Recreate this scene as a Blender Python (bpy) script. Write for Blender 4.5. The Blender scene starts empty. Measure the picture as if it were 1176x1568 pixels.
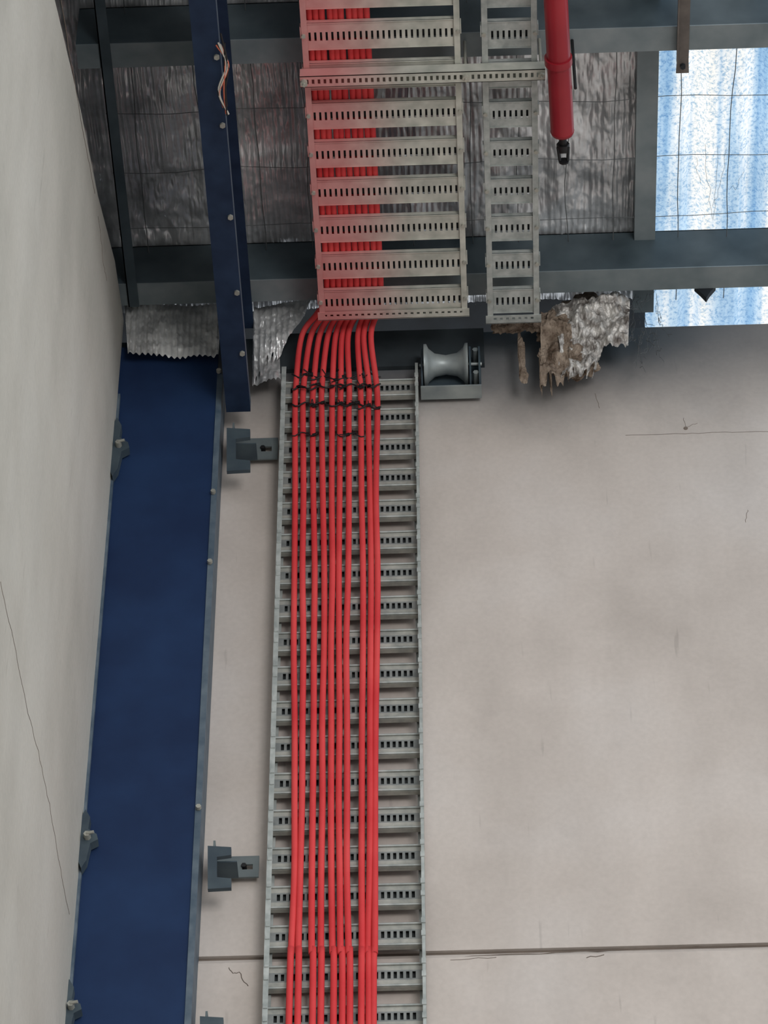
import bpy, bmesh, math, random
from mathutils import Vector, Matrix, noise
random.seed(7)
S = bpy.context.scene
S.view_settings.view_transform = 'Standard'

# ------------------------------------------------------------------ camera survey
F = 5300.0
CAM = Vector((0, -7.5, 1.6))
Zc = Vector((-11, -5029, F)).normalized()
Yc = Vector((286, 5586, F)); Yc = (Yc - Zc * Yc.dot(Zc)).normalized()
Xc = Yc.cross(Zc).normalized()
def ray(u, v):
    d = Vector((u - 588, v - 784, F))
    return Vector((d.dot(Xc), d.dot(Yc), d.dot(Zc)))
def PY(u, v, y):
    r = ray(u, v); return CAM + r * ((y - CAM.y) / r.y)
def PZ(u, v, z):
    r = ray(u, v); return CAM + r * ((z - CAM.z) / r.z)
def PX(u, v, x):
    r = ray(u, v); return CAM + r * ((x - CAM.x) / r.x)
Z0 = 1.6   # eye height

# ------------------------------------------------------------------ materials
def lin(c):
    return tuple(((x/255)/12.92 if x/255 <= .04045 else ((x/255+.055)/1.055)**2.4) for x in c) + (1,)
def mat(name, c1, c2=None, rough=.6, metal=0., scale=6., detail=6., bump=0., bscale=40., stretch=(1,1,1), spec=.4):
    m = bpy.data.materials.new(name); m.use_nodes = True
    nt = m.node_tree; N = nt.nodes; L = nt.links
    b = N['Principled BSDF']
    b.inputs['Roughness'].default_value = rough
    b.inputs['Metallic'].default_value = metal
    b.inputs['Specular IOR Level'].default_value = spec
    tc = N.new('ShaderNodeTexCoord'); mp = N.new('ShaderNodeMapping')
    mp.inputs['Scale'].default_value = stretch
    L.new(tc.outputs['Object'], mp.inputs['Vector'])
    nz = N.new('ShaderNodeTexNoise'); nz.inputs['Scale'].default_value = scale; nz.inputs['Detail'].default_value = detail
    L.new(mp.outputs[0], nz.inputs['Vector'])
    cr = N.new('ShaderNodeValToRGB')
    cr.color_ramp.elements[0].position = .3; cr.color_ramp.elements[1].position = .7
    cr.color_ramp.elements[0].color = lin(c1); cr.color_ramp.elements[1].color = lin(c2 or c1)
    L.new(nz.outputs['Fac'], cr.inputs[0]); L.new(cr.outputs[0], b.inputs['Base Color'])
    if bump:
        n2 = N.new('ShaderNodeTexNoise'); n2.inputs['Scale'].default_value = bscale; n2.inputs['Detail'].default_value = 4
        L.new(mp.outputs[0], n2.inputs['Vector'])
        bp = N.new('ShaderNodeBump'); bp.inputs['Strength'].default_value = bump; bp.inputs['Distance'].default_value = .01
        L.new(n2.outputs['Fac'], bp.inputs['Height']); L.new(bp.outputs[0], b.inputs['Normal'])
    return m

M_navy = mat('navy_paint', (24,42,74), (31,53,88), rough=.65, scale=5, bump=.05, bscale=120, spec=.2)
M_navyd = mat('navy_paint_dusty', (24,38,60), (36,52,76), rough=.6, scale=14, spec=.25)
M_edge = mat('primer_edge_steel', (66,82,96), (98,110,120), rough=.55, scale=18)
M_purl = mat('purlin_steel', (52,64,70), (74,86,92), rough=.5, scale=8, metal=.1)
M_purlf = mat('purlin_flange_steel', (106,118,122), (136,144,146), rough=.45, scale=8, metal=.2)
M_dark = mat('dark_steel', (22,26,30), (38,44,50), rough=.7, scale=10)
M_headshade = mat('painted_head_shade', (34,40,44), (62,70,74), rough=.7, scale=7)  # dark colour for the shade at the wall top
M_inner = mat('channel_interior_shade', (40,44,46), (60,64,64), rough=.7, scale=10)  # dark colour stands for the shade inside the rung channels
M_galv = mat('galvanised_steel', (150,156,153), (190,194,190), rough=.45, metal=.25, scale=30)
M_galvd = mat('galvanised_slotted', (144,146,140), (180,179,170), rough=.5, metal=.15, scale=30)
M_strip = mat('galvanised_strip_dull', (118,123,122), (146,149,146), rough=.55, metal=.2, scale=30)
M_red = mat('red_cable_sheath', (204,56,60), (222,80,80), rough=.7, scale=5, spec=.2)
M_pipe = mat('red_pipe_paint', (132,24,36), (156,36,46), rough=.35, scale=5)
M_tie = mat('black_cable_tie', (14,14,16), (28,28,30), rough=.5)
M_clad = mat('grey_cladding', (70,76,78), (90,96,96), rough=.7, scale=5)
M_gplate = mat('cleat_steel', (92,102,106), (116,124,124), rough=.5, metal=.2, scale=12)
M_roll = mat('roller_steel', (128,136,138), (164,170,168), rough=.4, metal=.3, scale=12)
M_slate = mat('cleat_dark_steel', (52,64,74), (74,86,92), rough=.55, metal=.1, scale=12)
M_crack = mat('crack_dirt', (124,112,102), (98,88,80), rough=.9)
M_web = mat('cobweb_thread', (80,84,86), (110,112,112), rough=.9)
M_floor = mat('concrete_floor', (162,160,156), (184,181,177), rough=.8, scale=1.2)
M_wool = mat('torn_insulation', (92,76,64), (166,150,134), rough=.95, scale=26, bump=1., bscale=90, spec=.1)
M_paper = mat('crumpled_foil_paper', (104,96,90), (228,224,218), rough=.45, metal=.3, scale=26, bump=1., bscale=45, spec=.4)
M_bolt = mat('zinc_bolt', (150,150,142), (190,188,176), rough=.45, metal=.4)
M_brown = mat('rusty_strap', (84,78,74), (110,102,96), rough=.7, scale=20)

def wall_mat(name, ca, cb, cc, top_tone=None):
    m = bpy.data.materials.new(name); m.use_nodes = True
    nt = m.node_tree; N = nt.nodes; L = nt.links; b = N['Principled BSDF']
    b.inputs['Roughness'].default_value = .85; b.inputs['Specular IOR Level'].default_value = .2
    tc = N.new('ShaderNodeTexCoord')
    n1 = N.new('ShaderNodeTexNoise'); n1.inputs['Scale'].default_value = 1.3; n1.inputs['Detail'].default_value = 5; n1.inputs['Roughness'].default_value = .55
    L.new(tc.outputs['Object'], n1.inputs['Vector'])
    cr = N.new('ShaderNodeValToRGB'); e = cr.color_ramp.elements
    e[0].position = .3; e[0].color = lin(ca); e[1].position = .72; e[1].color = lin(cc)
    k = e.new(.5); k.color = lin(cb)
    L.new(n1.outputs['Fac'], cr.inputs[0])
    def nfac(scale, lo, hi, st=(1,1,1), a=.3, bb=.7, det=3):
        mp = N.new('ShaderNodeMapping'); mp.inputs['Scale'].default_value = st; L.new(tc.outputs['Object'], mp.inputs[0])
        n2 = N.new('ShaderNodeTexNoise'); n2.inputs['Scale'].default_value = scale; n2.inputs['Detail'].default_value = det
        L.new(mp.outputs[0], n2.inputs['Vector'])
        r2 = N.new('ShaderNodeMapRange'); r2.inputs[1].default_value=a; r2.inputs[2].default_value=bb; r2.inputs[3].default_value=lo; r2.inputs[4].default_value=hi
        L.new(n2.outputs['Fac'], r2.inputs[0]); return n2, r2.outputs[0]
    out = cr.outputs[0]
    n2, f2 = nfac(60, .96, 1.03)
    _, f3 = nfac(5, .95, 1.02, (1,1,.18), .3, .6, 5)
    _, f4 = nfac(9, .93, 1.0, (1,1,1), .22, .38, 6)
    _, f5 = nfac(1.6, .93, 1.03, (1,1,.6), .3, .65, 4)
    _, f6 = nfac(38, .86, 1.0, (1,1,.12), .24, .31, 2)
    for f in (f2, f3, f4, f5, f6):
        mul = N.new('ShaderNodeVectorMath'); mul.operation = 'SCALE'
        L.new(out, mul.inputs[0]); L.new(f, mul.inputs['Scale']); out = mul.outputs[0]
    if top_tone:  # blends to dark blue-grey towards the wall top, weaker to the right
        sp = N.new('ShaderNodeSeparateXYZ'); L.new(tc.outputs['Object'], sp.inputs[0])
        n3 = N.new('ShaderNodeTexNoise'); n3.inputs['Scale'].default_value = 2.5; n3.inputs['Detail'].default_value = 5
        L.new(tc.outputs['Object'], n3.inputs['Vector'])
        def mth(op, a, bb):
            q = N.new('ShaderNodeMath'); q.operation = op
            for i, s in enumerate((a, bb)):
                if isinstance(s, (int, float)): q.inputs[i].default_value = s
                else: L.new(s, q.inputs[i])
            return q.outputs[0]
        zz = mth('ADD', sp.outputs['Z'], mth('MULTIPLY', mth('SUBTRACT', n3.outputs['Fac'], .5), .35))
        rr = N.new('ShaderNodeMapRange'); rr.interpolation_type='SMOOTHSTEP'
        rr.inputs[1].default_value = top_tone[0]; rr.inputs[2].default_value = top_tone[1]; rr.inputs[3].default_value = 0; rr.inputs[4].default_value = top_tone[2]
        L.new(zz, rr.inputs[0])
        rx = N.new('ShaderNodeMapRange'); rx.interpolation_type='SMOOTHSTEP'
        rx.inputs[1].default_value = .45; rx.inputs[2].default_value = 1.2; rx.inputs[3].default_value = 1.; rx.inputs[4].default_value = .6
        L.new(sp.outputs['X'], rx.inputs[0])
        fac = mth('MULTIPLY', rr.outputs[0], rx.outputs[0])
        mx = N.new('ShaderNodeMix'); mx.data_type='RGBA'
        L.new(fac, mx.inputs[0]); L.new(out, mx.inputs[6]); mx.inputs[7].default_value = lin(top_tone[3])
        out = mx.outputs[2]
    L.new(out, b.inputs['Base Color'])
    bp = N.new('ShaderNodeBump'); bp.inputs['Strength'].default_value = .15; bp.inputs['Distance'].default_value = .004
    L.new(n2.outputs['Fac'], bp.inputs['Height']); L.new(bp.outputs[0], b.inputs['Normal'])
    return m
M_wall = wall_mat('painted_concrete', (180,170,162), (197,187,179), (208,200,194), top_tone=(Z0+8.18, Z0+8.74, .97, (52,66,76)))
M_lwall = wall_mat('painted_concrete_side', (172,170,161), (184,181,172), (192,190,182))

def foil_mat(name, a, b_, c, metal=.4, rough=.3, vb=.5):
    m = bpy.data.materials.new(name); m.use_nodes = True
    nt = m.node_tree; N = nt.nodes; L = nt.links; b = N['Principled BSDF']
    b.inputs['Roughness'].default_value = rough; b.inputs['Metallic'].default_value = metal
    tc = N.new('ShaderNodeTexCoord'); mp = N.new('ShaderNodeMapping'); mp.inputs['Scale'].default_value = (1, .06, .2)
    L.new(tc.outputs['Object'], mp.inputs[0])
    n1 = N.new('ShaderNodeTexNoise'); n1.inputs['Scale'].default_value = 60; n1.inputs['Detail'].default_value = 2
    L.new(mp.outputs[0], n1.inputs['Vector'])
    n2 = N.new('ShaderNodeTexNoise'); n2.inputs['Scale'].default_value = 5; n2.inputs['Detail'].default_value = 7; n2.inputs['Roughness'].default_value=.6
    L.new(tc.outputs['Object'], n2.inputs['Vector'])
    cr = N.new('ShaderNodeValToRGB'); e = cr.color_ramp.elements
    e[0].position=.34; e[0].color=lin(a); e[1].position=.62; e[1].color=lin(c); k=e.new(.5); k.color=lin(b_)
    L.new(n2.outputs['Fac'], cr.inputs[0]); L.new(cr.outputs[0], b.inputs['Base Color'])
    vo = N.new('ShaderNodeTexVoronoi'); vo.inputs['Scale'].default_value = 42; mp2=N.new('ShaderNodeMapping'); mp2.inputs['Scale'].default_value=(1,.35,.5)
    L.new(tc.outputs['Object'], mp2.inputs[0]); L.new(mp2.outputs[0], vo.inputs['Vector'])
    bp = N.new('ShaderNodeBump'); bp.inputs['Strength'].default_value=vb; bp.inputs['Distance'].default_value=.008
    L.new(vo.outputs['Distance'], bp.inputs['Height'])
    bp2 = N.new('ShaderNodeBump'); bp2.inputs['Strength'].default_value=.6; bp2.inputs['Distance'].default_value=.008
    L.new(n1.outputs['Fac'], bp2.inputs['Height']); L.new(bp.outputs[0], bp2.inputs['Normal']); L.new(bp2.outputs[0], b.inputs['Normal'])
    return m
M_foil = foil_mat('insulation_foil', (176,178,180), (218,220,222), (242,244,246), .55, .32, .35)
M_foilb = foil_mat('insulation_foil_bright', (160,160,160), (212,212,210), (242,242,240), .4, .3, .8)

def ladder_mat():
    m = bpy.data.materials.new('galvanised_red_bounce'); m.use_nodes = True
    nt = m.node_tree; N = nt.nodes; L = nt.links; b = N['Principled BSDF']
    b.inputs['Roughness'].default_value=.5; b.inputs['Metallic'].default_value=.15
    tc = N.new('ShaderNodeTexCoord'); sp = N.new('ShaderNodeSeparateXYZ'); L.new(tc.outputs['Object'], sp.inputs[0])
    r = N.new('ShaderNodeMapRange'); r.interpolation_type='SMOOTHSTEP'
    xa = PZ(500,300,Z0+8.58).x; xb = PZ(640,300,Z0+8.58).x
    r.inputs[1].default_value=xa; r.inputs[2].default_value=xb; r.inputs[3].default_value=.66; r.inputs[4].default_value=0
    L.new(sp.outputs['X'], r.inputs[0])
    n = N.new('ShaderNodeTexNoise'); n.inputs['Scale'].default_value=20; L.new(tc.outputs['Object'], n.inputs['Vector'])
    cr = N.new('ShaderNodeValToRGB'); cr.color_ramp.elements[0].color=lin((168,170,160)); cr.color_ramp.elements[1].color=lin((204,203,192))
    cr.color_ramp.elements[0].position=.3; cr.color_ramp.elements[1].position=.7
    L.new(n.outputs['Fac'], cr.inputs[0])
    mx = N.new('ShaderNodeMix'); mx.data_type='RGBA'; L.new(r.outputs[0], mx.inputs[0]); L.new(cr.outputs[0], mx.inputs[6]); mx.inputs[7].default_value=lin((214,104,108))  # red light bounced off the cables, painted into the left side
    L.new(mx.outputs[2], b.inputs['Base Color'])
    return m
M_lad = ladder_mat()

def sky_mat():
    m = bpy.data.materials.new('translucent_rooflight'); m.use_nodes = True
    nt = m.node_tree; N = nt.nodes; L = nt.links; b = N['Principled BSDF']
    b.inputs['Roughness'].default_value=.5
    tc = N.new('ShaderNodeTexCoord')
    mp = N.new('ShaderNodeMapping'); mp.inputs['Scale'].default_value=(1,.02,.02); L.new(tc.outputs['Object'], mp.inputs[0])
    n1 = N.new('ShaderNodeTexNoise'); n1.inputs['Scale'].default_value=15; n1.inputs['Detail'].default_value=3; L.new(mp.outputs[0], n1.inputs['Vector'])
    cr = N.new('ShaderNodeValToRGB'); e=cr.color_ramp.elements
    e[0].position=.36; e[0].color=lin((140,180,214)); e[1].position=.6; e[1].color=lin((255,251,243))
    k=e.new(.46); k.color=lin((186,212,232)); k=e.new(.53); k.color=lin((240,243,243))
    L.new(n1.outputs['Fac'], cr.inputs[0])
    n2 = N.new('ShaderNodeTexNoise'); n2.inputs['Scale'].default_value=85; n2.inputs['Detail'].default_value=6; n2.inputs['Roughness'].default_value=.8; L.new(tc.outputs['Object'], n2.inputs['Vector'])
    cr2 = N.new('ShaderNodeValToRGB'); e=cr2.color_ramp.elements
    e[0].position=.4; e[0].color=(.36,.54,.72,1); e[1].position=.52; e[1].color=(1.,1.,1.,1)
    L.new(n2.outputs['Fac'], cr2.inputs[0])
    n3 = N.new('ShaderNodeTexNoise'); n3.inputs['Scale'].default_value=3; n3.inputs['Detail'].default_value=4; L.new(tc.outputs['Object'], n3.inputs['Vector'])
    r3 = N.new('ShaderNodeMapRange'); r3.inputs[1].default_value=.3; r3.inputs[2].default_value=.7; r3.inputs[3].default_value=.88; r3.inputs[4].default_value=1.08
    L.new(n3.outputs['Fac'], r3.inputs[0])
    mm = N.new('ShaderNodeVectorMath'); mm.operation='MULTIPLY'; L.new(cr.outputs[0], mm.inputs[0]); L.new(cr2.outputs[0], mm.inputs[1])
    mul = N.new('ShaderNodeVectorMath'); mul.operation='SCALE'; L.new(mm.outputs[0], mul.inputs[0]); L.new(r3.outputs[0], mul.inputs['Scale'])
    b.inputs['Base Color'].default_value=lin((100,112,124))
    L.new(mul.outputs[0], b.inputs['Emission Color']); b.inputs['Emission Strength'].default_value=1.02
    return m
M_sky = sky_mat()

# ------------------------------------------------------------------ mesh builder
class MB:
    def __init__(s): s.v=[]; s.f=[]; s.m=[]; s.sm=[]
    def add(s, vs, fs, mi=0, smooth=False):
        o=len(s.v); s.v += [tuple(x) for x in vs]
        for f in fs:
            s.f.append([i+o for i in f]); s.m.append(mi); s.sm.append(smooth)
    def box(s, a, b, mi=0):
        x0,y0,z0=[min(a[i],b[i]) for i in range(3)]; x1,y1,z1=[max(a[i],b[i]) for i in range(3)]
        s.add([(x0,y0,z0),(x1,y0,z0),(x1,y1,z0),(x0,y1,z0),(x0,y0,z1),(x1,y0,z1),(x1,y1,z1),(x0,y1,z1)],
              [(0,3,2,1),(4,5,6,7),(0,1,5,4),(1,2,6,5),(2,3,7,6),(3,0,4,7)], mi)
    def prism(s, pts, off, mi=0):
        n=len(pts); off=Vector(off)
        vs=[Vector(p) for p in pts]+[Vector(p)+off for p in pts]
        fs=[tuple(range(n)), tuple(range(2*n-1,n-1,-1))]+[(i,(i+1)%n,(i+1)%n+n,i+n) for i in range(n)]
        s.add(vs,fs,mi)
    def tube(s, pts, r, seg=8, mi=0, caps=True):
        pts=[Vector(p) for p in pts]; n=len(pts); rs = r if isinstance(r,list) else [r]*n
        vs=[]; prev=None
        for i,p in enumerate(pts):
            t=(pts[min(i+1,n-1)]-pts[max(i-1,0)]).normalized()
            if prev is None:
                a=Vector((0,0,1)) if abs(t.z)<.9 else Vector((1,0,0))
                nn=t.cross(a).normalized()
            else:
                nn=(prev-t*prev.dot(t)).normalized()
            prev=nn; bb=t.cross(nn)
            for k in range(seg):
                an=2*math.pi*k/seg; vs.append(p+(nn*math.cos(an)+bb*math.sin(an))*rs[i])
        fs=[(i*seg+k,i*seg+(k+1)%seg,(i+1)*seg+(k+1)%seg,(i+1)*seg+k) for i in range(n-1) for k in range(seg)]
        s.add(vs,fs,mi,True)
        if caps:
            s.add(vs[:seg],[tuple(range(seg))[::-1]],mi); s.add(vs[-seg:],[tuple(range(seg))],mi)
    def plate(s, o, ex, ey, xs, ys, hole, th, mi=0):
        o=Vector(o); ex=Vector(ex); ey=Vector(ey); ez=ex.cross(ey)*th
        nx,ny=len(xs)-1,len(ys)-1
        H=lambda i,j: i<0 or j<0 or i>=nx or j>=ny or hole(i,j)
        for i in range(nx):
            for j in range(ny):
                if H(i,j): continue
                a=o+ex*xs[i]+ey*ys[j]; b=o+ex*xs[i+1]+ey*ys[j]; c=o+ex*xs[i+1]+ey*ys[j+1]; d=o+ex*xs[i]+ey*ys[j+1]
                s.add([a,b,c,d,a+ez,b+ez,c+ez,d+ez],[(3,2,1,0),(4,5,6,7)]+
                    ([(0,1,5,4)] if H(i,j-1) else [])+([(1,2,6,5)] if H(i+1,j) else [])+
                    ([(2,3,7,6)] if H(i,j+1) else [])+([(3,0,4,7)] if H(i-1,j) else []),mi)
    def slotted(s, o, ex, ey, L, W, pitch, sw, y0, y1, th, mi=0, margin=.012):
        n=int((L-2*margin)/pitch); st=(L-n*pitch)/2
        xs=[0]
        for k in range(n):
            c=st+pitch*(k+.5); xs += [c-sw/2,c+sw/2]
        xs.append(L); ys=[0,y0,y1,W]
        s.plate(o,ex,ey,xs,ys,lambda i,j:(i%2==1) and j==1,th,mi)
    def obj(s, name, mats, parent=None):
        me=bpy.data.meshes.new(name); me.from_pydata(s.v,[],s.f)
        for m in mats: me.materials.append(m)
        me.polygons.foreach_set('material_index', s.m); me.polygons.foreach_set('use_smooth', s.sm)
        me.update()
        ob=bpy.data.objects.new(name,me); S.collection.objects.link(ob)
        if parent: ob.parent=parent
        return ob
def smooth(pts, n=8):
    pts=[Vector(p) for p in pts]; out=[]
    P=[pts[0]*2-pts[1]]+pts+[pts[-1]*2-pts[-2]]
    for i in range(1,len(P)-2):
        a,b,c,d=P[i-1:i+3]
        for k in range(n):
            t=k/n
            out.append(.5*((2*b)+(c-a)*t+(2*a-5*b+4*c-d)*t*t+(3*b-a-3*c+d)*t**3))
    out.append(pts[-1]); return out

# ------------------------------------------------------------------ key dimensions
ZW = Z0+8.765    # wall top
ZP = Z0+8.72     # purlin underside
ZR = ZP+.19      # roof lining
ZL = Z0+8.58     # overhead ladder underside
XL = PY(185,545,-.14).x   # inner face of side wall
zj = PY(660,1456,0).z     # panel joint

# ------------------------------------------------------------------ room
m=MB(); m.box((-14,-26,-.1),(16,4,0)); m.obj('floor',[M_floor])
m=MB()
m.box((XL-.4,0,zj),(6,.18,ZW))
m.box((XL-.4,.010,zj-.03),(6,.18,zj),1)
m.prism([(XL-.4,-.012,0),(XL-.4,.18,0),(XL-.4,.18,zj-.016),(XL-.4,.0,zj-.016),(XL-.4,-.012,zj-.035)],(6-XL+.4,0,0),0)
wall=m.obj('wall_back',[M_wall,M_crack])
m=MB()
def crack(pl, r=.0012, n=6, y=0.0, amp=1.2):
    pts=[]
    for (a,b) in zip(pl[:-1],pl[1:]):
        for k in range(n):
            t=k/n; pts.append(PY(a[0]+(b[0]-a[0])*t+random.uniform(-amp,amp), a[1]+(b[1]-a[1])*t+random.uniform(-amp,amp), y))
    pts.append(PY(pl[-1][0],pl[-1][1],y)); m.tube(pts,r,5)
crack([(958,667),(1050,664),(1110,662),(1180,661)],.001,6,0,.6)
crack([(350,1482),(356,1490),(366,1489),(372,1500),(380,1510)],.0013,3,-.012)
crack([(1050,655),(1047,640)],.0008); crack([(1050,655),(1068,648)],.0008)
crack([(912,603),(918,625)],.0008); crack([(1145,780),(1142,800)],.0008)
crack([(690,1470),(760,1466)],.001,5,-.012)
crack([(660,1468),(830,1460),(1000,1452),(1180,1447)],.0014,8,-.008)
crack([(898,1466),(925,1462)],.0014,4,-.012)
p=PY(1050,656,0); m.tube([p+Vector((0,-.002,0)),p+Vector((0,.004,0))],.007,10)
m.obj('wall_crack_lines',[M_crack],wall)

top=[(187,470),(176,400),(150,300),(124,170),(84,0),(38,-190)]
pts=[PX(u,v,XL) for u,v in top]
pts[0]=Vector((XL,-.14,pts[0].z))
poly=[(XL,-.14,0)]+[tuple(p) for p in pts]+[(XL,-4.5,pts[-1].z),(XL,-4.5,0)]
if pts[-1].y < -4.4: poly[-2]=(XL,pts[-1].y-.3,pts[-1].z); poly[-1]=(XL,pts[-1].y-.3,0)
m=MB(); m.prism(poly,(-.12,0,0))
lw=m.obj('wall_left',[M_lwall])
m=MB()
def crackx(pl,r=.0015,n=6):
    pts=[]
    for (a,b) in zip(pl[:-1],pl[1:]):
        for k in range(n):
            t=k/n; pts.append(PX(a[0]+(b[0]-a[0])*t+random.uniform(-.8,.8),a[1]+(b[1]-a[1])*t+random.uniform(-1.5,1.5),XL))
    pts.append(PX(*pl[-1],XL)); m.tube(pts,r,5)
crackx([(0,890),(20,980),(40,1080),(58,1150),(75,1230),(92,1330),(106,1400)],.0011)
crackx([(92,-10),(108,90),(132,230),(145,296)],.0014)
crackx([(150,330),(158,400),(163,430)],.001)
m.obj('side_wall_crack',[M_crack],lw)
m=MB(); m.box((XL-.16,-4.5,Z0+6),(XL-.125,.3,ZR+.1)); m.obj('wall_left_upper',[M_clad])

# ------------------------------------------------------------------ roof
XS = PZ(1003,300,ZR).x
m=MB()
def foil(corn, nu, nv, amp, rib=.0, ragged=0, mi=0, seed=0, sag=0, crease=0., cs=1.):
    a,b,c,d=[Vector(x) for x in corn]; nrm=(b-a).cross(d-a).normalized(); vs=[]
    for j in range(nv+1):
        for i in range(nu+1):
            s_,t=i/nu,j/nv
            if ragged: t=t*(1-ragged*abs(noise.noise(Vector((s_*6+seed,0,3))))*2)
            p=(a*(1-s_)+b*s_)*(1-t)+(d*(1-s_)+c*s_)*t
            q=Vector((p.x*5+seed,p.y*5,p.z*5))
            patch=max(0.,noise.noise(q*.45+Vector((9,0,0)))+.35)
            h=noise.fractal(q,.9,2.2,5)*amp+ math.sin(p.x*2*math.pi/.019+4*noise.noise(q*.5))*rib*patch*1.6
            if crease:
                w_=Vector((q.x*1.5,q.y*.5,q.z*.9))*cs
                h+=crease*((1-abs(noise.noise(w_*1.3))*2)+.5*(1-abs(noise.noise(w_*3.1+Vector((4,4,4))))*2)+.25*(1-abs(noise.noise(w_*7))*2))
            h-=sag*abs(math.sin(p.x/.16*math.pi))*abs(math.sin(p.y/.3*math.pi))
            vs.append(p+nrm*h)
    fs=[(j*(nu+1)+i,j*(nu+1)+i+1,(j+1)*(nu+1)+i+1,(j+1)*(nu+1)+i) for j in range(nv) for i in range(nu)]
    m.add(vs,fs,mi,True)
foil([(XL-.13,-2.6,ZR),(XS-.02,-2.6,ZR),(XS-.02,.0,ZR),(XL-.13,.0,ZR)],680,420,.014,.0028,sag=-.012,crease=.009)
m.obj('ceiling',[M_foil])
m=MB(); m.box((XL-.4,-2.6,ZR+.12),(XS,.4,ZR+.13)); m.obj('roof_sheet',[M_dark])
m=MB(); prof=[]; x=XS-.02
while x<XS+2.4:
    prof+= [(x,0),(x+.11,0),(x+.135,.03),(x+.165,.03)]; x+=.19
vs=[(px,yy,ZR+.07+pz) for yy in (-2.6,.45) for px,pz in prof]; n=len(prof)
m.add(vs,[(i,i+1,i+1+n,i+n) for i in range(n-1)])
m.obj('window_1',[M_sky])
m=MB(); a=PZ(972,300,ZR-.03).x
m.box((a,-2.6,ZR-.045),(XS,.02,ZR+.06)); m.obj('trim_1',[M_purlf])

for y in (-.292,-1.25,-2.21):
    m=MB(); xa=XL-.05; xb=XS+2.3
    m.box((xa,y,ZP),(xb,y+.004,ZR),0)
    m.box((xa,y,ZP-.004),(xb,y+.09,ZP),1)
    m.box((xa,y+.086,ZP),(xb,y+.09,ZP+.02),1)
    m.box((xa,y,ZR-.004),(xb,y+.07,ZR),0)
    m.obj('roof_purlin',[M_purl,M_purlf])
a=PZ(340,560,Z0+8.29).x; b=PZ(381,600,Z0+8.29).x
m=MB(); zb=Z0+8.29
m.box((a,-2.6,zb),(b,-.1,zb+.012),0); m.box((a,-2.6,ZP-.018),(b,-.1,ZP-.006),0)
m.box(((a+b)/2-.004,-2.6,zb+.012),((a+b)/2+.004,-.1,ZP-.018),0)
m.box((b-.006,-2.6,zb+.012),(b,-.1,zb+.05),1)
for yy in (-.35,-.6,-.9,-1.25,-1.5):
    m.tube([(b-.010,yy,zb+.01),(b-.010,yy,zb-.008)],.009,6,2)
m.obj('steel_rafter',[M_navyd,M_edge,M_bolt])
a=PZ(178,300,ZP).x
m=MB(); m.box((a,-2.6,ZP-.01),(a+.035,-.2,ZP-.006)); m.box((a,-2.6,ZP-.01),(a+.004,-.2,ZP+.1)); m.obj('roof_edge_angle',[M_purl])

# ------------------------------------------------------------------ column
yc=-.12
xr=PY(338,640,yc).x; xl=XL-.1
m=MB()
m.box((xl,yc,0),(xr-.018,yc+.014,Z0+8.6),0)
m.box((xl,-.016,0),(xr-.018,-.002,Z0+8.6),0)
m.box(((xl+xr)/2-.005,yc+.014,0),((xl+xr)/2+.005,-.016,Z0+8.6),0)
m.box((xr-.018,yc-.004,0),(xr,-.002,Z0+8.45),1)
for v in (570,755,862,1238):
    p=PY(337-(v-570)*.046,v,yc-.006); m.tube([p+Vector((-.004,0,0)),p+Vector((-.004,-.012,0))],.008,6,2)
m.obj('steel_column',[M_navy,M_edge,M_bolt])

def cleat(v0, u0):
    m=MB(); y=yc-.006
    def Q(du,dv,yy): return PY(u0+du,v0+dv,yy)
    pl=[Q(0,0,y),Q(36,2,y),Q(36,14,y),Q(14,17,y),Q(14,48,y),Q(36,50,y),Q(36,64,y),Q(0,66,y)]
    m.prism(pl,(0,.014,0),0)
    o=Q(10,49,-.03); e1=Q(78,49,-.03); h=Q(10,17,-.03).z-o.z; L=e1.x-o.x
    xs=[0,L*.62,L*.86,L]; ys=[0,h*.36,h*.6,h]
    m.plate(o,(1,0,0),(0,0,1),xs,ys,lambda i,j:i==1 and j==1,-.006,1)
    m.box((o.x,-.10,o.z),(o.x+.006,-.024,o.z+h),1)
    m.box((o.x,-.10,o.z-.004),(o.x+L*.55,-.03,o.z),0)
    c=Vector((o.x+L*.66,-.03,o.z+h*.5)); m.tube([c+Vector((0,.02,0)),c+Vector((0,-.008,0))],.008,6,2)
    m.obj('wall_tie_cleat',[M_slate,M_gplate,M_tie])
cleat(655,347); cleat(1295,318); cleat(1556,306)

def clip(u,v):
    m=MB(); y=-.16
    def Q(du,dv): return PY(u+du,v+dv,y)
    m.prism([Q(0,0),Q(9,-16),Q(16,-4),Q(13,14),Q(26,22),Q(28,30),Q(16,36),Q(10,62),Q(2,74),Q(-4,60),Q(-6,25)],(0,.03,0),0)
    p=Q(12,28); m.tube([p,p+Vector((0,-.02,0))],.010,6,1); m.tube([p+Vector((0,-.02,0)),p+Vector((.02,-.025,0))],.005,6,1)
    m.obj('wall_panel_clip',[M_slate,M_bolt])
clip(170,655); clip(122,1255); clip(97,1515)
m=MB(); m.box((XL-.002,-.14,0),(XL+.008,-.126,Z0+8.35)); m.obj('trim_2',[M_edge])

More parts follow.
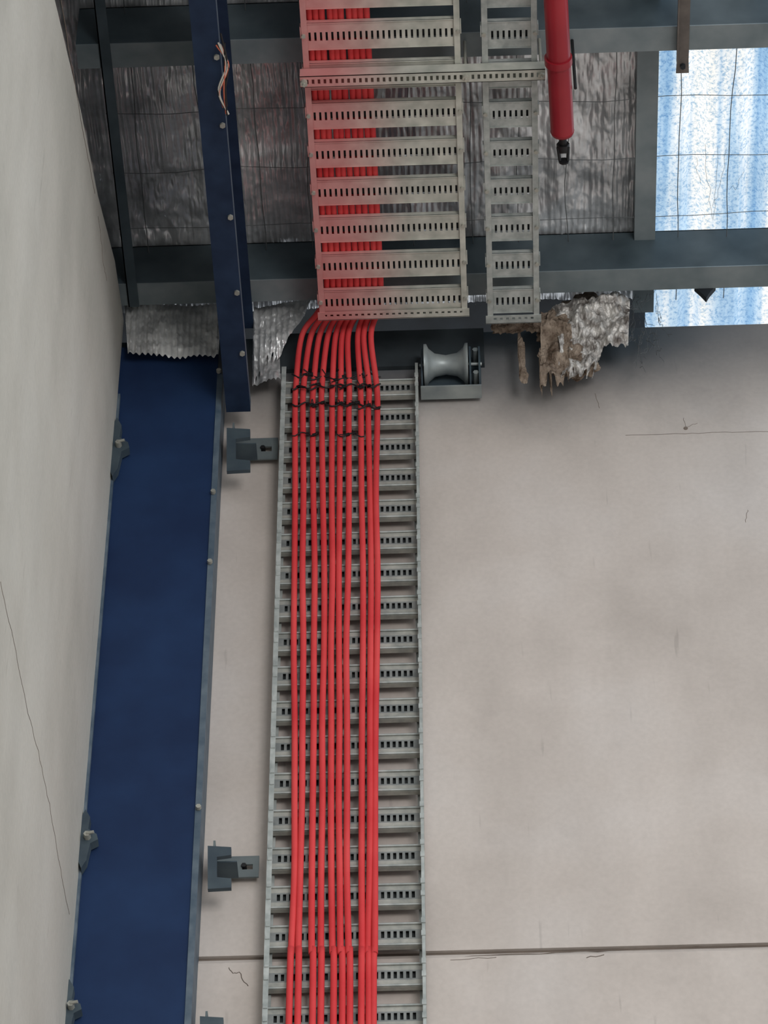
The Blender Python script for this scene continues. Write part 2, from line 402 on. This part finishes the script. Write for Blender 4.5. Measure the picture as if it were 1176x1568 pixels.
# ------------------------------------------------------------------ wall cable ladder
yf=-.085
xa=PY(401,1568,yf).x; xb=PY(653,1568,yf).x
zt=Z0+8.52
m=MB()
z_lo=3.0
for (x0,x1,inn) in ((xa,xa+.004,1),(xb-.004,xb,-1)):
    m.box((x0,yf,z_lo),(x1,-.02,zt))
    if inn==1:
        m.box((xa,yf-.002,z_lo),(xa+.015,yf,zt),1); m.box((xa,-.024,z_lo),(xa+.018,-.02,zt),1)
    else:
        m.box((xb-.009,yf-.002,z_lo),(xb,yf,zt),1); m.box((xb-.018,-.024,z_lo),(xb,-.02,zt),1)
z=zt-.04; RW=.078
while z>z_lo+.1:
    L=xb-xa-.008
    m.slotted((xa+.004,-.05,z-.055),(1,0,0),(0,0,1),L,.034,.0172,.0092,.005,.029,-.002,2)
    m.box((xa+.004,-.05,z-.021),(xb-.004,-.048,z),0)
    m.box((xa+.004,-.05,z-RW),(xb-.004,-.048,z-.055),0)
    m.box((xa+.004,-.036,z-RW),(xb-.004,-.034,z),3)
    m.box((xa+.004,-.05,z-RW-.002),(xb-.004,-.034,z-RW),0)
    m.box((xa+.004,-.05,z),(xb-.004,-.034,z+.002),0)
    m.tube([(xa+.004,-.053,z-.002),(xb-.004,-.053,z-.002)],.0035,6,1)
    m.tube([(xa+.004,-.053,z-RW+.002),(xb-.004,-.053,z-RW+.002)],.0035,6,1)
    for x in (xa+.008,xb-.005):
        m.box((x-.006,yf-.005,z-.03),(x+.006,yf-.002,z-.012),1)
        m.box((x-.006,yf-.005,z-.075),(x+.006,yf-.002,z-.057),1)
    z-=.143
m.obj('vertical_cable_ladder',[M_galvd,M_galv,M_strip,M_inner])

# ------------------------------------------------------------------ overhead ladders
def hladder(x0,x1,yend,ynear,off,name,matl,sl=(.034,.066)):
    m=MB(); h=.06
    for (p,q) in ((x0,x0+.003),(x1-.003,x1)): m.box((p,ynear,ZL),(q,yend,ZL+h))
    m.box((x0,ynear,ZL-.003),(x0+.018,yend,ZL)); m.box((x1-.018,ynear,ZL-.003),(x1,yend,ZL))
    y=yend-.115-off
    while y>ynear+.1:
        m.slotted((x0+.003,y,ZL+.004),(1,0,0),(0,1,0),x1-x0-.006,.098,.0172,.0068,sl[0],sl[1],.002)
        m.box((x0+.003,y,ZL+.001),(x1-.003,y+.002,ZL+.02)); m.box((x0+.003,y+.096,ZL+.001),(x1-.003,y+.098,ZL+.02))
        m.box((x0+.003,y+.03,ZL+.02),(x1-.003,y+.07,ZL+.022),2)
        for x in (x0+.006,x1-.006):
            m.tube([(x,y+.04,ZL-.002),(x,y+.04,ZL-.010)],.007,6,1)
        for x in (x0-.004,x1+.001):
            m.box((x,y+.01,ZL-.003),(x+.003,y+.05,ZL+.02))
        y-=.15
    m.slotted((x0-.006,yend-.032,ZL-.005),(1,0,0),(0,1,0),x1-x0+.012,.034,.02,.009,.009,.018,.002)
    m.box((x0-.006,yend-.001,ZL-.005),(x1+.006,yend+.001,ZL+.03))
    m.obj(name,[matl,M_bolt,M_inner])
a=PZ(490,489,ZL); b=PZ(716,485,ZL)
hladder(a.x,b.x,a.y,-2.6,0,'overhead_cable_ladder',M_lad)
a2=PZ(747,494,ZL); b2=PZ(826,494,ZL)
hladder(a2.x,b2.x,a2.y,-2.6,.02,'overhead_cable_ladder',M_galv)
m=MB(); zs=ZL-.046; c=PZ(646,120,zs).y
x0=PZ(459,120,zs).x; x1=PZ(835,110,zs).x
m.slotted((x0,c-.02,zs),(1,0,0),(0,1,0),x1-x0,.041,.018,.008,.012,.029,.002)
m.box((x0,c-.02,zs),(x1,c-.018,zs+.04)); m.box((x0,c+.019,zs),(x1,c+.021,zs+.04))
for x in (x0+.012,b.x+.014,x1-.012):
    m.tube([(x,c,zs-.02),(x,c,ZP)],.005,8,1); m.tube([(x,c,zs-.012),(x,c,zs)],.012,6,1)
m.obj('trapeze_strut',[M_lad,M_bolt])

# ------------------------------------------------------------------ cables
yb=-.068
cols=[ (453,450,452,443),(465,464,463,455),(480,482,479,478),(493,496,493,491),(509,508,508,510),
       (522,520,520,523),(535,532,530,535),(552,556,555,553),(565,568,566,564),(577,577,574,573) ]
tops=[462,476,489,502,514,524,533,548,557,568]
m=MB(); xh0=a.x+.026; rc=.0096
for i,c in enumerate(cols):
    pts=[]
    V=(1568,1250,900,640); U=(c[3],c[2],c[1],c[0])
    v=1568
    while v>=640:
        for k in range(3):
            if V[k+1]<=v<=V[k]:
                t=(V[k]-v)/(V[k]-V[k+1]); uu=U[k]+(U[k+1]-U[k])*t
        pts.append(PY(uu+random.uniform(-1.3,1.3),v,yb-random.uniform(0,.006))); v-=116
    pts=[Vector((pts[0].x,yb,3.0)),Vector((pts[0].x,yb,5.0))]+pts
    pts.append(PY(c[0],592,yb))
    q=PY(tops[i],515,-.12-.004*i); pts.append(q)
    xh=xh0+i*.0195
    pts.append(Vector((xh*.6+q.x*.4,-.19,ZL+.085)))
    pts.append(Vector((xh,-.32,ZL+.034)))
    for yy in (-.8,-1.4,-2.0,-2.6): pts.append(Vector((xh+random.uniform(-.004,.004),yy,ZL+.032)))
    m.tube(smooth(pts,7),rc,10)
cab=m.obj('red_cable_bundle',[M_red])
m=MB()
for v in (577,592,622,667):
    for (i0,i1) in ((0,2),(2,5),(5,7),(7,9)):
        if v==667 and i0 in (2,7): continue
        u0=cols[i0][0]-6; u1=cols[i1][0]+6
        dv=random.uniform(-3,3)
        pts=[PY(u0+(u1-u0)*t,v+dv+3*math.sin(t*9+i0+v),yb-.0145) for t in [k/8 for k in range(9)]]
        m.tube(pts,.0028 if v<660 else .002,6)
        for kk in range(2):
            p=pts[random.randint(2,7)]; m.tube([p,p+Vector((random.uniform(-.03,.03),-.012,random.uniform(-.03,.03)))],.0018,5)
            m.tube([p-Vector((.005,0,0)),p+Vector((.007,-.004,0))],.0055,6)
m.obj('cable_ties',[M_tie],cab)

# ------------------------------------------------------------------ cable roller at ladder head
m=MB(); y=-.055
A=PY(650,594,y); B=PY(716,538,y)
cx=(A.x+B.x)/2; cz=(A.z+B.z)/2; hz=(B.z-A.z)/2*.8; hx=(B.x-A.x)/2
prof=[(-1,1.0),(-.88,1.0),(-.78,.78),(-.5,.55),(0,.46),(.5,.55),(.78,.78),(.88,1.0),(1,1.0)]
m.tube([(cx+s_*hx,y-.02,cz) for s_,r in prof],[r*hz for s_,r in prof],28,0)
def side(x0,th):
    m.prism([(x0,-.1,cz-hz-.012),(x0,-.02,cz-hz-.03),(x0,-.02,cz+hz+.03),(x0,-.07,cz+hz+.02),(x0,-.1,cz+hz-.01)],(th,0,0),1)
side(cx-hx-.010,.006); side(cx+hx+.004,.006); side(cx+hx+.034,.006)
m.box((cx-hx-.012,-.075,cz-hz-.036),(cx+hx+.042,-.02,cz-hz-.03),2)
m.box((cx-hx-.012,-.024,cz-hz-.03),(cx+hx+.042,-.019,cz+hz+.03),1)
for s_ in (-1,1):
    p=Vector((cx+hx+.025,-.09,cz+s_*hz*.8)); m.tube([p,p+Vector((0,.05,0))],.010,6,2)
m.tube([(cx-hx-.015,y-.02,cz),(cx+hx+.045,y-.02,cz)],.006,8,2)
m.obj('cable_roller_bracket',[M_roll,M_slate,M_roll])
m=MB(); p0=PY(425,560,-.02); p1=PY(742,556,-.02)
m.box((p0.x,-.018,p1.z),(p1.x,-.001,ZW)); m.obj('head_shade_sheet',[M_headshade])  # dark sheet standing in for the shadowed gap behind the ladder head

# ------------------------------------------------------------------ insulation ends
m=MB()
foil([PY(190,462,-.17),PY(338,458,-.17),PY(334,540,-.17),PY(196,543,-.17)],160,80,.02,.004,seed=4,crease=.012)
m.obj('insulation_end_foil',[M_foilb])
m=MB()
foil([PY(388,462,-.16),PY(480,455,-.16),PY(430,540,-.12),PY(386,584,-.12)],90,80,.03,.003,seed=9,ragged=.25,crease=.012)
foil([PY(386,540,-.09),PY(428,545,-.09),PY(430,584,-.09),PY(386,586,-.09)],50,40,.03,.0,seed=13,ragged=.1,crease=.01)
m.obj('insulation_end_foil',[M_foilb])
m=MB()
def lump(c, sx,sy,sz, seed, mi=0, sub=5, amp=.6):
    bm=bmesh.new(); bmesh.ops.create_icosphere(bm,subdivisions=sub,radius=1)
    vs=[]
    for v in bm.verts:
        n=v.co.normalized(); h=1+amp*noise.fractal(n*1.5+Vector((seed,0,0)),1.0,2.1,5)
        vs.append(Vector((c.x+n.x*h*sx,c.y+n.y*h*sy,c.z+n.z*h*sz)))
    fs=[[v.index for v in f.verts] for f in bm.faces]
    m.add(vs,fs,mi,False); bm.free()
lump(PY(905,485,-.10),.10,.03,.10,1,0); lump(PY(868,540,-.09),.07,.035,.09,5,0)
lump(PY(845,500,-.09),.05,.035,.07,11,0); lump(PY(888,560,-.08),.045,.03,.05,15,0)
for (u,v,w,h) in ((798,545,5,34),(802,575,7,12),(828,570,2,30),(843,575,2,26)):
    c=PY(u,v,-.1); lump(c,w*.0021,.008,h*.0033,u,0,3,.5)
for k in range(7):
    lump(PY(765+k*16,503-k*1.5+random.uniform(-3,3),-.13),.03,.025,.016,30+k,0,3,.7)
foil([PY(845,450,-.17),PY(965,446,-.17),PY(962,520,-.16),PY(860,530,-.18)],130,90,.05,.0,seed=31,ragged=.25,mi=1,crease=.02,cs=1.6)
foil([PY(862,505,-.15),PY(930,505,-.16),PY(905,570,-.14),PY(850,580,-.14)],90,80,.04,.0,seed=44,ragged=.3,mi=1,crease=.02,cs=1.8)
foil([PY(828,490,-.145),PY(875,500,-.15),PY(880,585,-.13),PY(826,590,-.13)],60,60,.04,.0,seed=57,ragged=.35,mi=0,crease=.015,cs=1.5)
m.obj('torn_insulation_clump',[M_wool,M_paper])

# ------------------------------------------------------------------ roof safety mesh
m=MB(); zz=ZR-.04
def wire(p,q,n,amp):
    p=Vector(p); q=Vector(q); s1=random.uniform(0,50)
    pts=[p.lerp(q,k/n)+Vector((noise.noise(Vector((k*.35,s1,0)))*amp,noise.noise(Vector((k*.35,0,s1)))*amp,noise.noise(Vector((0,k*.4,s1)))*.012)) for k in range(n+1)]
    m.tube(pts,.0014,4)
y=-2.5
while y<-.05:
    wire((XL,y,zz),(XS+2.2,y+random.uniform(-.02,.02),zz),40,.014); y+=random.uniform(.21,.27)
x=XL+.1
while x<XS+2.2:
    wire((x,-2.6,zz+.002),(x+random.uniform(-.02,.02),-.02,zz+.002),30,.014); x+=random.uniform(.15,.2)
m.obj('roof_safety_mesh',[M_web])
m=MB()
def web(u0,v0,u1,v1,y0=-.05,y1=-.2,r=.0007):
    a_=PY(u0,v0,y0); b_=PY(u1,v1,y1); pts=[]
    for k in range(9):
        t=k/8; pts.append(a_.lerp(b_,t)+Vector((random.uniform(-1,1)*.006,0,-.05*math.sin(math.pi*t)*random.random())))
    m.tube(pts,r,4)
for k in range(26):
    u=random.uniform(966,1012); v=random.uniform(440,520)
    web(u,v,u+random.uniform(-25,30),v+random.uniform(15,60),-.03,-.2)
for k in range(7):
    u=random.uniform(1005,1120); web(u,random.uniform(100,340),u+random.uniform(-40,40),random.uniform(200,345),-.6,-.5,.0005)
m.obj('cobweb_strands',[M_web])

# ------------------------------------------------------------------ red sprinkler pipe
zc=Z0+8.47
p1=PZ(861,200,zc); p0=PZ(851,0,zc); d=(p0-p1).normalized(); far=p1+d*1.6
m=MB(); m.tube([far,p1],.036,24,0)
q=PZ(855,92,zc); m.tube([q-d*.012,q+d*.012],.042,24,0)
m.tube([p1,p1-d*.01,p1-d*.02],[.037,.034,.02],20,0)
m.tube([p1-d*.02,p1-d*.05],.012,12,1)
m.tube([p1-d*.05,p1-d*.075],.02,6,1)
m.tube([p1-d*.06+Vector((-.016,0,-.005)),p1-d*.1+Vector((-.012,0,-.02))],.005,6,1)
m.tube([p1-d*.06+Vector((.016,0,-.005)),p1-d*.1+Vector((.012,0,-.02))],.005,6,1)
m.tube([p1-d*.1+Vector((0,0,-.02)),p1-d*.105+Vector((0,0,-.02))],.016,10,1)
m.tube([(p1.x+.04,-1.21,zc),(p1.x+.04,-1.21,ZP)],.005,8,1)
m.tube([(far.x+.04,-2.17,zc),(far.x+.04,-2.17,ZP)],.005,8,1)
m.obj('red_sprinkler_pipe',[M_pipe,M_tie])
m=MB(); zq=ZP-.01
s0=PZ(1045,112,zq)
m.prism([(s0.x-.02,s0.y,zq),(s0.x+.02,s0.y,zq),(s0.x+.018,s0.y-.05,zq),(s0.x+.02,-2.3,zq),(s0.x-.02,-2.3,zq),(s0.x-.018,s0.y-.05,zq)],(0,0,.006),0)
m.box((s0.x-.02,-2.3,zq),(s0.x-.016,s0.y-.05,zq-.02),0)
p=Vector((s0.x,s0.y-.03,zq)); m.tube([p,p+Vector((0,0,-.012))],.009,6,1)
m.obj('purlin_strap',[M_brown,M_dark])
m=MB(); c=PY(1080,441,-.2)
m.prism([c+Vector((-.035,0,.01)),c+Vector((.035,0,.01)),c+Vector((.012,0,-.025)),c+Vector((0,0,-.05)),c+Vector((-.016,0,-.02))],(0,.02,0)); m.obj('purlin_clamp',[M_dark])
m=MB()
for k in range(7):
    pts=[PZ(335+random.uniform(-4,10),60+random.uniform(-10,10),Z0+8.27),PZ(348+random.uniform(-6,6),100,Z0+8.26),PZ(338+random.uniform(-6,10),140,Z0+8.25),PZ(346+random.uniform(-5,5),170+random.uniform(-8,8),Z0+8.26)]
    m.tube(smooth(pts,6),.003,6,k%3)
m.obj('wiring_tail',[M_tie,mat('orange_wire',(190,100,76)),mat('white_wire',(190,185,175))])

# ------------------------------------------------------------------ light: world brightness varied for foil contrast, plus an added fill lamp
w=bpy.data.worlds.new('World'); S.world=w; w.use_nodes=True
nt=w.node_tree; N=nt.nodes; L=nt.links; bg=N['Background']
tc=N.new('ShaderNodeTexCoord'); n1=N.new('ShaderNodeTexNoise'); n1.inputs['Scale'].default_value=2.2; n1.inputs['Detail'].default_value=2
L.new(tc.outputs['Generated'],n1.inputs['Vector'])
cr=N.new('ShaderNodeValToRGB'); e=cr.color_ramp.elements
e[0].position=.38; e[0].color=(.55,.58,.62,1); e[1].position=.58; e[1].color=(1.3,1.36,1.42,1)
L.new(n1.outputs['Fac'],cr.inputs[0]); L.new(cr.outputs[0],bg.inputs[0]); bg.inputs[1].default_value=1.0
def area(name,loc,tgt,size,power,col=(1,1,1)):
    l=bpy.data.lights.new(name,'AREA'); l.size=size; l.energy=power; l.color=col
    o=bpy.data.objects.new(name,l); S.collection.objects.link(o); o.location=loc
    o.rotation_euler=(Vector(tgt)-Vector(loc)).to_track_quat('-Z','Y').to_euler(); return o
area('added_fill_light',(4,-13,4),(.6,0,8.5),4,560,(1,.985,.97))  # unseen lamp, added to brighten the wall and ceiling underside

# ------------------------------------------------------------------ camera
cd=bpy.data.cameras.new('camera'); cam=bpy.data.objects.new('camera',cd); S.collection.objects.link(cam)
R=Vector((Xc.x,Yc.x,Zc.x)); D=Vector((Xc.y,Yc.y,Zc.y)); W=Vector((Xc.z,Yc.z,Zc.z))
mw=Matrix(((R.x,-D.x,-W.x,CAM.x),(R.y,-D.y,-W.y,CAM.y),(R.z,-D.z,-W.z,CAM.z),(0,0,0,1)))
cam.matrix_world=mw
cd.sensor_fit='VERTICAL'; cd.sensor_height=36; cd.lens=F/1568*36; cd.clip_start=.05; cd.clip_end=200
S.camera=cam
